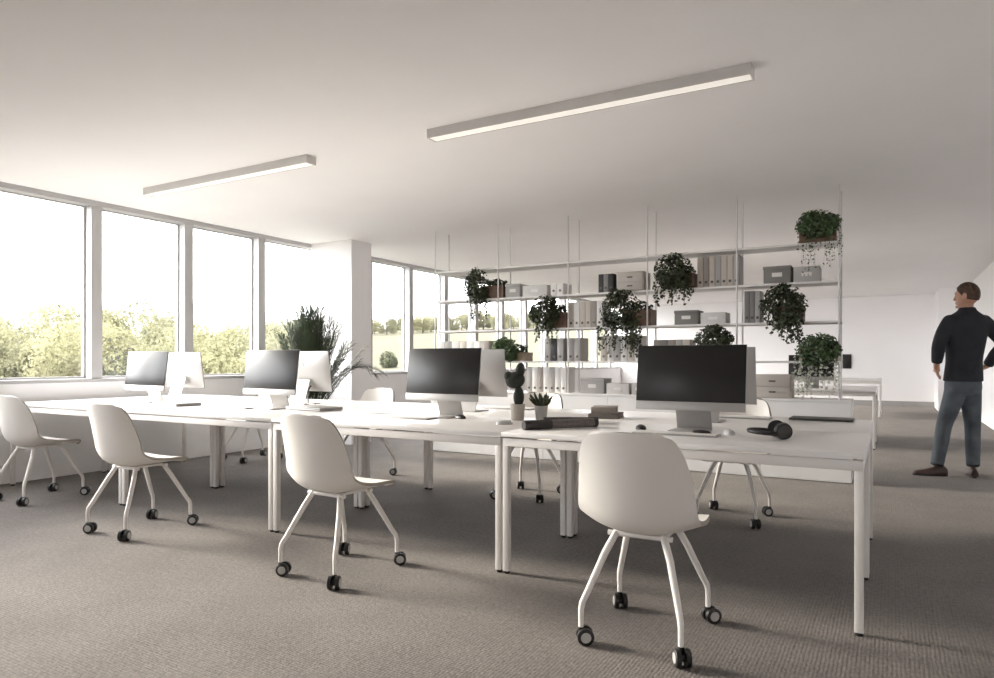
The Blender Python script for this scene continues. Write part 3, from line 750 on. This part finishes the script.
def planter_plant(name, label, lev, px_f, top_y, bot_y, w_f, box_px, box_h, leafm, trail, trailm, seed, cat='plant', wood='wood', tw=None, tn=26, body_frac=.62, ts=.020, rzpush=.0):
    """planter box on a shelf with a leafy mass that spills over its front edge"""
    rnd = random.Random(seed)
    yb = SY0 + .02; bx0, bx1 = px2x(box_px[0], yb), px2x(box_px[1], yb); xc = (bx0 + bx1) / 2; bw = bx1 - bx0
    t = thing(name, label, cat, (xc, yb, LV[lev]), 0, 'plants on the hanging shelves')
    b = MB(); th = .012
    b.box((-bw / 2, 0, 0), (bw / 2, .20, th)); b.box((-bw / 2, 0, th), (bw / 2, th, box_h)); b.box((-bw / 2, .20 - th, th), (bw / 2, .20, box_h))
    b.box((-bw / 2, th, th), (-bw / 2 + th, .20 - th, box_h)); b.box((bw / 2 - th, th, th), (bw / 2, .20 - th, box_h))
    b.build('planter', M[wood], t, smooth=False)
    MB().box((-bw / 2 + th, th, th), (bw / 2 - th, .20 - th, box_h - .02)).build('soil', M['soil'], t, smooth=False)
    # leaf mass
    yf = SY0 - .05; fx = px2x(px_f, yf) - xc; dpt = -px2x(px_f, yf) * math.sin(R(29.9)) + yf * math.cos(R(29.9))
    z1 = 1.11 + (361 - top_y) / 683 * dpt - LV[lev]; z0 = 1.11 + (361 - bot_y) / 683 * dpt - LV[lev]
    hw = w_f / 2 / 683 * dpt * 1.05
    f = MB(); H = z1 - z0; zb = z1 - H * body_frac
    zc = (z1 + zb) / 2; rz_ = (z1 - zb) / 2
    foliage(f, rnd, (fx, yf - yb + .0, zc), (hw, .15, rz_), 620, .021)
    foliage(f, rnd, (0, .10, box_h + .03), (bw * .48, .10, .07), 200, .021)
    for q in range(7):
        a = rnd.uniform(0, 6.28); foliage(f, rnd, (fx + math.cos(a) * hw * .6, yf - yb + rnd.uniform(-.06, .06), zc + math.sin(a) * rz_ * .65), (hw * .42, .10, rz_ * .42), 90, .021)
    f.build('foliage', M[leafm], t, smooth=False)
    if trail:
        v = MB(); twd = hw if tw is None else tw / 2 / 683 * dpt
        for q in range(tn):
            x_ = fx + rnd.uniform(-1, 1) * twd; y_ = yf - yb + rnd.uniform(-.10, .08); zt = zb + rnd.uniform(.02, .10); zl = zt - (zt - z0) * rnd.uniform(.35, 1.0)
            v.mi = 1; v.tube([(x_, y_, zt), (x_ + rnd.uniform(-.01, .01), y_, (zt + zl) / 2), (x_ + rnd.uniform(-.02, .02), y_, zl)], .0016 if trailm == 'leaf' else .0007, 4); v.mi = 0
            zz_ = zt
            while zz_ > zl:
                leaf(v, rnd, Vector((x_ + rnd.uniform(-.016, .016), y_ + rnd.uniform(-.016, .016), zz_)), Vector((0, -1, .3)), ts); zz_ -= rnd.uniform(.014, .034) * (1 if trailm == 'leaf' else 1.5)
        v.build('trailing_vines', [M[trailm], M['stem']], t, smooth=False)
    return t
planter_plant('hanging_ivy', 'leafy trailing plant in the brown planter on the top shelf, far right', 4, 818, 210, 276, 40, (799, 836), .17, 'leafmid', True, 'leafmid', 1, tn=24, body_frac=.42, ts=.011)
planter_plant('hanging_ivy', 'dark ivy in front of the window panes, leftmost on the shelves', 3, 477, 268, 322, 27, (480, 503), .15, 'leaf', True, 'leaf', 2, body_frac=.66, tn=14, tw=22)
planter_plant('hanging_ivy', 'dark ivy with brown planter above the shelf middle, beside the tall binder row', 3, 673, 253, 306, 38, (668, 694), .15, 'leaf', True, 'leaf', 3, tn=22, body_frac=.70)
planter_plant('hanging_ivy', 'dark ivy with brown planter, second from left, above the cactus', 2, 545, 295, 346, 30, (545, 566), .17, 'leaf', True, 'leaf', 4, body_frac=.72, tn=12, tw=22)
planter_plant('hanging_ivy', 'long dark trailing ivy hanging left of the right monitor', 2, 621, 289, 358, 43, (622, 651), .17, 'leaf', True, 'leaf', 5, tn=38, body_frac=.62)
planter_plant('hanging_ivy', 'large round dark ivy at the right, beside dark grey binders', 2, 783, 284, 345, 43, (776, 803), .16, 'leaf', True, 'leaf', 6, tn=22, body_frac=.72, tw=34)
planter_plant('potted_foliage', 'small green plant in a tan planter above the cactus', 1, 506, 337, 365, 24, (503, 525), .10, 'leafmid', False, None, 7, wood='tan', body_frac=.9)
planter_plant('potted_foliage', 'bushy dark plant just above the right monitor top', 1, 714, 325, 362, 38, (698, 728), .12, 'leaf', False, None, 8, body_frac=.9)
planter_plant('hanging_ivy', 'green plant with pale trailing leaves, lowest at the far right of the shelves', 1, 818, 332, 402, 40, (799, 837), .14, 'leafmid', True, 'leafpale', 9, tn=30, body_frac=.50, ts=.016, wood='tan')

# ------------------------------------------------------------------ palm beside the column
pt = thing('potted_palm', 'bushy dark green palm in front of the square column', 'plant', (-6.16, 6.10, 0))
MB().lathe([(.15, 0), (.16, .01), (.20, .38), (.205, .40), (.185, .40), (.18, .36)], 32).build('pot', M['greypot'], pt)
MB().lathe([(.001, .33), (.184, .335), (.184, .36), (.001, .365)], 24).build('soil', M['soil'], pt)
rnd = random.Random(12)
for k in range(64):
    a = k * 2.39996; q_ = k / 64; inc = .04 + .52 * q_ ** 1.1; L = rnd.uniform(1.15, 1.42) * (1 - .26 * q_)
    if math.cos(a) < -.2: inc *= .55
    if math.sin(a) < -.6: inc *= .7
    if k in (50, 47, 44): a = R({50: 12, 47: 30, 44: 50}[k]); inc = .42; L = 1.15
    d = Vector((math.cos(a) * math.sin(inc), math.sin(a) * math.sin(inc), math.cos(inc)))
    P = []; p = Vector((math.cos(a) * .05, math.sin(a) * .05, .36)); v = d.copy(); n_ = 16
    for i in range(n_ + 1):
        P.append(p.copy()); v = (v + Vector((0, 0, -.006 - (.05 * q_ + (.21 if k in (50, 47, 44) else 0)) * (i / n_)))).normalized(); p = p + v * (L / n_)
    f = MB(); f.tube(P, [.007 - .0055 * i / n_ for i in range(n_ + 1)], 6)
    for i in range(5, n_ + 1):
        tdir = (P[min(i + 1, n_)] - P[i - 1]).normalized(); side = tdir.cross(Vector((0, 0, 1)))
        if side.length < .05: side = Vector((math.sin(a), -math.cos(a), 0))
        side.normalize(); up = side.cross(tdir)
        for s_ in (-1, 1):
            for q in range(5):
                base = P[i] + tdir * (q * .015 - .02); ll = rnd.uniform(.12, .20) * (1.1 - .4 * abs(i / n_ - .55))
                dr = (side * s_ * rnd.uniform(.25, .6) + tdir + up * rnd.uniform(-.1, .35)).normalized(); tip = base + dr * ll + Vector((0, 0, -.02 - .03 * q_))
                wv = dr.cross(up).normalized() * .006
                mid = base + dr * ll * .5
                f.quad(base, mid + wv, tip, mid - wv)
    f.build('frond', M['palm'], pt, smooth=False)

# ------------------------------------------------------------------ far desks and wall panel
fd = make_desk(1.68, .87, 'white desk far behind the shelves at the right, nearer end'); fd.location = (-.99, 10.165, 0)
for (x, y, lab) in ((-.99, 11.04, 'white desk far behind the shelves, second row deep'), (-2.675, 10.165, 'white desk far behind the shelves, left of the far monitor'), (-2.675, 11.04, 'white desk far behind the shelves, second row, left part'),
                    (-.99, 15.6, 'white desk farthest away near the back wall, first row'), (-.99, 16.475, 'white desk farthest away near the back wall, second row')):
    dup(fd, (x, y, 0), 0, lab, 'far white desks')
fd['group'] = 'far white desks'
dup(mD, (px2x(811, 10.28), 10.28, DZ), 0, 'small dark screened computer far away, seen below the right shelf plant')
o = MB(); o.box((-.10, -.03, 0), (.10, 0, .36), .006); ww = o.build('wall_panel_screen', M['black'], None, loc=(px2x(847, YF), YF, .92))
tag(ww, 'small upright black panel on the far back wall', 'panel')
MB().box((-.085, -.0335, .03), (.085, -.0295, .33), .002).build('glass', M['screen'], ww)

# ------------------------------------------------------------------ walking man
c30, s30 = math.cos(R(29.9)), math.sin(R(29.9))
man = thing('person', 'man walking away in a dark navy shirt, grey blue jeans and brown shoes', 'person', (0, 0, 0))
MD = 6.64; MPX = 962.0
l0 = (MPX - 497) / 683 * MD; man.location = (l0 * c30 - MD * s30, l0 * s30 + MD * c30, 0); man.rotation_euler = (0, 0, R(29.9))
# local frame: x to the right of the picture, y away from the viewer, z up
def J(px, py, dy=0.0):
    d = MD + dy; l = (px - 497) / 683 * d; return Vector((l - (MPX - 497) / 683 * MD, dy, 1.11 + (361 - py) / 683 * d))
def skinned(name, chains, m, vox, parent, extra=None, sub=1, smooth_it=4):
    vs = []; es = []; rs = []; idx = {}
    for ch in chains:
        prev = None
        for (key, p, r) in ch:
            if key not in idx: idx[key] = len(vs); vs.append(tuple(p)); rs.append(r if isinstance(r, tuple) else (r, r))
            if prev is not None: es.append((prev, idx[key]))
            prev = idx[key]
    me = bpy.data.meshes.new(name); me.from_pydata(vs, es, []); o = bpy.data.objects.new(name, me); COL.objects.link(o)
    sk = o.modifiers.new('skin', 'SKIN'); sk.use_smooth_shade = True
    for v, r in zip(me.skin_vertices[0].data, rs): v.radius = r; v.use_root = False
    me.skin_vertices[0].data[0].use_root = True
    sb = o.modifiers.new('sub', 'SUBSURF'); sb.levels = 2; sb.render_levels = 2
    bake(o)
    bn = bmesh.new(); bn.from_mesh(o.data); bmesh.ops.recalc_face_normals(bn, faces=bn.faces)
    bn.to_mesh(o.data); bn.free()
    if extra is not None:
        e = MB(); bm = e.bm; bm.from_mesh(o.data); extra(e); bm.to_mesh(o.data); bm.free()
    if vox:
        rm = o.modifiers.new('re', 'REMESH'); rm.mode = 'VOXEL'; rm.voxel_size = vox
        s2 = o.modifiers.new('sm', 'SMOOTH'); s2.factor = .5; s2.iterations = smooth_it
        bake(o)
    o.data.materials.clear(); o.data.materials.append(m)
    o.data.polygons.foreach_set('use_smooth', [True] * len(o.data.polygons)); o.parent = parent
    return o
hip = J(963, 383); 
def torso(k=1.0):
    return [('pelvis', J(963, 384, 0), (.150 * k, .105 * k)), ('waist', J(963, 367, -.01), (.140 * k, .098 * k)), ('chest', J(965, 343, -.015), (.168 * k, .112 * k)), ('upper', J(966, 323, -.01), (.165 * k, .095 * k)), ('neckb', J(966.5, 312.5, 0), (.072 * k, .066 * k))]
LS, LE, LW = J(948.5, 319.5, 0), J(939, 345, -.03), J(936.5, 364, .02)
RS, RE, RW = J(985, 319.5, 0), J(1003, 344, -.10), J(987, 366, .06)
LH, RH = J(956.5, 389, 0), J(970, 389, 0)
LK, LA = J(944.5, 424, .06), J(937, 464, -.03)
RK, RA = J(972.5, 424, .02), J(973, 465, -.10)
def hand_chain(w, d, thumb, pre):
    d = d.normalized(); side = thumb.normalized(); n_ = d.cross(side).normalized()
    out = []; palm = w + d * .075
    out.append([(pre + 'w', w, .027), (pre + 'p1', w + d * .03, (.030, .022)), (pre + 'p', palm, (.034, .018))])
    for i, (o_, L) in enumerate(((.030, .078), (.010, .088), (-.010, .082), (-.029, .064))):
        b_ = palm + side * o_ - d * .012; c1 = b_ + d * (L * .45) + n_ * .006; c2 = b_ + d * (L * .75) + n_ * .020; c3 = b_ + d * (L * .95) + n_ * .036
        out.append([(pre + 'p', palm, .02), (pre + 'f%d0' % i, b_, .0105), (pre + 'f%d1' % i, c1, .0098), (pre + 'f%d2' % i, c2, .009), (pre + 'f%d3' % i, c3, .0078)])
    tb = w + d * .030 + side * .026
    out.append([(pre + 'p1', w + d * .03, .02), (pre + 't0', tb, .0125), (pre + 't1', tb + d * .035 + side * .014 + n_ * .012, .0115), (pre + 't2', tb + d * .062 + side * .012 + n_ * .022, .0095)])
    return out
HC = J(967.5, 296.5, .0)
def head_extra(e):
    turn = Matrix.Rotation(R(35), 4, 'Z')                      # face turned to the left of the picture
    e.ball(HC + Vector((0, 0, .018)), (.077, .098, .108), 28, 20, turn)
    e.ball(HC + turn @ Vector((0, .035, -.055)), (.058, .062, .062), 20, 14, turn)       # jaw
    f = lambda v: HC + turn @ Vector(v)
    e.cone(f((0, .098, .02)), f((0, .112, -.028)), .008, .016, 10)                        # nose
    e.ball(f((0, .110, -.026)), (.016, .014, .011), 10, 8, turn)
    for s_ in (-1, 1):
        e.ball(f((s_ * .032, .088, .018)), (.014, .010, .011), 12, 8, turn)                 # eyes
        e.ball(f((s_ * .033, .090, .038)), (.024, .010, .007), 10, 6, turn)                 # brow
        e.ball(f((s_ * .080, -.004, .0)), (.010, .020, .033), 12, 10, turn)                 # ears
    e.ball(f((0, .094, -.056)), (.026, .012, .006), 12, 6, turn); e.ball(f((0, .094, -.067)), (.022, .012, .007), 12, 6, turn)
    e.ball(f((0, .088, -.095)), (.024, .018, .016), 10, 8, turn)
handL = hand_chain(LW + Vector((0, .0, -.01)), Vector((.015, .02, -.12)), Vector((.05, .10, 0)), 'l')
handR = hand_chain(RW, (J(978, 371, .10) - RW), Vector((0, -.3, .6)), 'r')
chains = [torso(.86) + [('neck', J(967, 307, .01), .056), ('head', HC + Vector((0, 0, .0)), .062)],
          [('upper', None, 0), ('ls', LS + Vector((.01, 0, -.02)), .052), ('le', LE, .043), ('lw', handL[0][0][1], .028)], [('upper', None, 0), ('rs', RS + Vector((-.01, 0, -.02)), .052), ('re', RE, .043), ('rw', handR[0][0][1], .028)],
          [('pelvis', None, 0), ('lh', LH, .085), ('lk', LK, .056), ('lc', LK.lerp(LA, .3), .056), ('la', LA, .040)], [('pelvis', None, 0), ('rh', RH, .085), ('rk', RK, .056), ('rc', RK.lerp(RA, .3), .056), ('ra', RA, .040)]]
for hc, wk in ((handL, 'lw'), (handR, 'rw')):
    for ch in hc:
        chains.append([((wk if key[1:] == 'w' else key), p, r) for (key, p, r) in ch])
skinned('body', chains, M['skin'], .007, man, head_extra, smooth_it=2)
# clothes: overlapping limb sleeves fused into one skin each
def garment(name, torso_chain, limbs, m, vox, parent, it=6):
    b = MB()
    if torso_chain:
        n_ = 32; rings = []; T = len(torso_chain) * 5
        for q in range(T + 1):
            x_, y_, z_, a_, c_ = cr_spline(torso_chain, q / T)
            rings.append([b.bm.verts.new((x_ + math.copysign(abs(math.cos(t_)) ** .85, math.cos(t_)) * a_, y_ + math.copysign(abs(math.sin(t_)) ** .85, math.sin(t_)) * c_, z_)) for t_ in [2 * math.pi * k_ / n_ for k_ in range(n_)]])
        for r0, r1 in zip(rings, rings[1:]):
            for k_ in range(n_): b.bm.faces.new((r0[k_], r0[(k_ + 1) % n_], r1[(k_ + 1) % n_], r1[k_]))
        b.bm.faces.new(rings[0][::-1]); b.bm.faces.new(rings[-1])
    for L in limbs:
        pts = []; rad = []; T = (len(L) - 1) * 6
        P = [tuple(p) + (r_,) for (p, r_) in L]
        for q in range(T + 1):
            v = cr_spline(P, q / T); pts.append(v[:3]); rad.append(v[3])
        b.tube(pts, rad, 20); b.ball(L[0][0], L[0][1] * .99, 18, 12)
    o = b.build(name, m, None, fixn=True)
    rm = o.modifiers.new('re', 'REMESH'); rm.mode = 'VOXEL'; rm.voxel_size = vox
    s2 = o.modifiers.new('sm', 'SMOOTH'); s2.factor = .5; s2.iterations = it
    bake(o); o.data.materials.clear(); o.data.materials.append(m)
    o.data.polygons.foreach_set('use_smooth', [True] * len(o.data.polygons)); o.parent = parent
    return o
def tc(px, py, dy, a, c): return tuple(J(px, py, dy)) + (a, c)
garment('shirt', [tc(963, 381.5, 0, .172, .128), tc(963.5, 372, 0, .166, .122), tc(964, 360, -.01, .158, .116), tc(965, 345, -.015, .174, .124), tc(966, 332, -.015, .190, .124), tc(966, 323, -.010, .196, .112), tc(966.3, 317.5, -.004, .180, .100), tc(966.7, 313.5, 0, .120, .088), tc(967, 310.5, .003, .078, .074), tc(967, 307.5, .004, .066, .066)],
        [[(LS + Vector((.012, 0, -.018)), .066), (LS.lerp(LE, .5), .066), (LE, .060), (LE.lerp(LW, .5), .055), (LE.lerp(LW, .95), .045)], [(RS + Vector((-.012, 0, -.018)), .066), (RS.lerp(RE, .5), .066), (RE, .060), (RE.lerp(RW, .5), .055), (RE.lerp(RW, .95), .045)]], M['shirt'], .010, man)
Lh = LH + Vector((0, 0, .02)); Rh = RH + Vector((0, 0, .02))
garment('trousers', [tc(963, 374, 0, .150, .108), tc(963, 381, 0, .158, .114), tc(963, 388, 0, .162, .116), tc(963, 394, 0, .150, .108)],
        [[(Lh, .096), (LH.lerp(LK, .5), .085), (LK, .070), (LK.lerp(LA, .4), .066), (LK.lerp(LA, 1.03), .057)], [(Rh, .096), (RH.lerp(RK, .5), .085), (RK, .070), (RK.lerp(RA, .4), .066), (RK.lerp(RA, 1.03), .057)]], M['jean'], .010, man)
def shoe(ankle, yaw):
    base = Vector((ankle.x, ankle.y, 0)); m_ = Matrix.Translation(base) @ Matrix.Rotation(yaw, 4, 'Z')
    b = MB(); n_ = 22; rings = []
    prof = [(-.085, .030, .052, .075), (-.06, .038, .060, .10), (-.01, .040, .058, .105), (.05, .043, .054, .078), (.11, .048, .050, .062), (.16, .044, .046, .052), (.195, .028, .036, .040), (.205, .012, .028, .030)]
    for (y_, hw, zm, zt) in prof:
        ring = []
        for k_ in range(n_):
            a = 2 * math.pi * k_ / n_; x_ = hw * math.cos(a); s_ = math.sin(a); z_ = .022 + (zt - .022) * (s_ if s_ > 0 else 0) + (-.008 * -s_ if s_ < 0 else 0)
            ring.append(b.bm.verts.new(m_ @ Vector((x_, y_, z_))))
        rings.append(ring)
    for a_, c_ in zip(rings, rings[1:]):
        for k_ in range(n_): b.bm.faces.new((a_[k_], a_[(k_ + 1) % n_], c_[(k_ + 1) % n_], c_[k_]))
    b.bm.faces.new(rings[0][::-1]); b.bm.faces.new(rings[-1])
    so = b.build('shoe', M['shoe'], man, fixn=True)
    s = MB(); lo = []; hi = []
    for k_ in range(28):
        a = 2 * math.pi * k_ / 28; y_ = .06 + .152 * math.sin(a); hw = .047 * (1 - .25 * (1 if math.sin(a) < -.2 else 0)); x_ = hw * math.cos(a)
        lo.append(s.bm.verts.new(m_ @ Vector((x_, y_, 0)))); hi.append(s.bm.verts.new(m_ @ Vector((x_, y_, .020))))
    for k_ in range(28): s.bm.faces.new((lo[k_], lo[(k_ + 1) % 28], hi[(k_ + 1) % 28], hi[k_]))
    s.bm.faces.new(lo[::-1]); s.bm.faces.new(hi)
    s.build('sole', M['sole'], so, fixn=True)
shoe(LA, R(75)); shoe(RA, R(-25))
# hair cap
hb = MB(); turn = Matrix.Rotation(R(35), 4, 'Z'); nU, nV = 36, 18; rows = []
for j in range(nV + 1):
    row = []
    for i in range(nU):
        az = 2 * math.pi * i / nU; front = max(0, math.sin(az)); back = max(0, -math.sin(az))
        maxp = R(112) - R(58) * front ** .8 + R(12) * back
        p = maxp * j / nV; k_ = 1.07 + .05 * max(0, math.cos(p)) + .015 * math.sin(az * 9) * math.sin(p) - (.05 if j == nV else 0)
        v = turn @ Vector((.077 * k_ * math.sin(p) * math.cos(az), .100 * k_ * math.sin(p) * math.sin(az), .110 * k_ * math.cos(p)))
        row.append(hb.bm.verts.new(HC + Vector((0, 0, .018)) + v))
    rows.append(row)
for a_, c_ in zip(rows, rows[1:]):
    for k_ in range(nU): hb.bm.faces.new((a_[k_], a_[(k_ + 1) % nU], c_[(k_ + 1) % nU], c_[k_]))
bmesh.ops.remove_doubles(hb.bm, verts=hb.bm.verts, dist=.0005)
hb.build('hair', M['hair'], man, fixn=True)
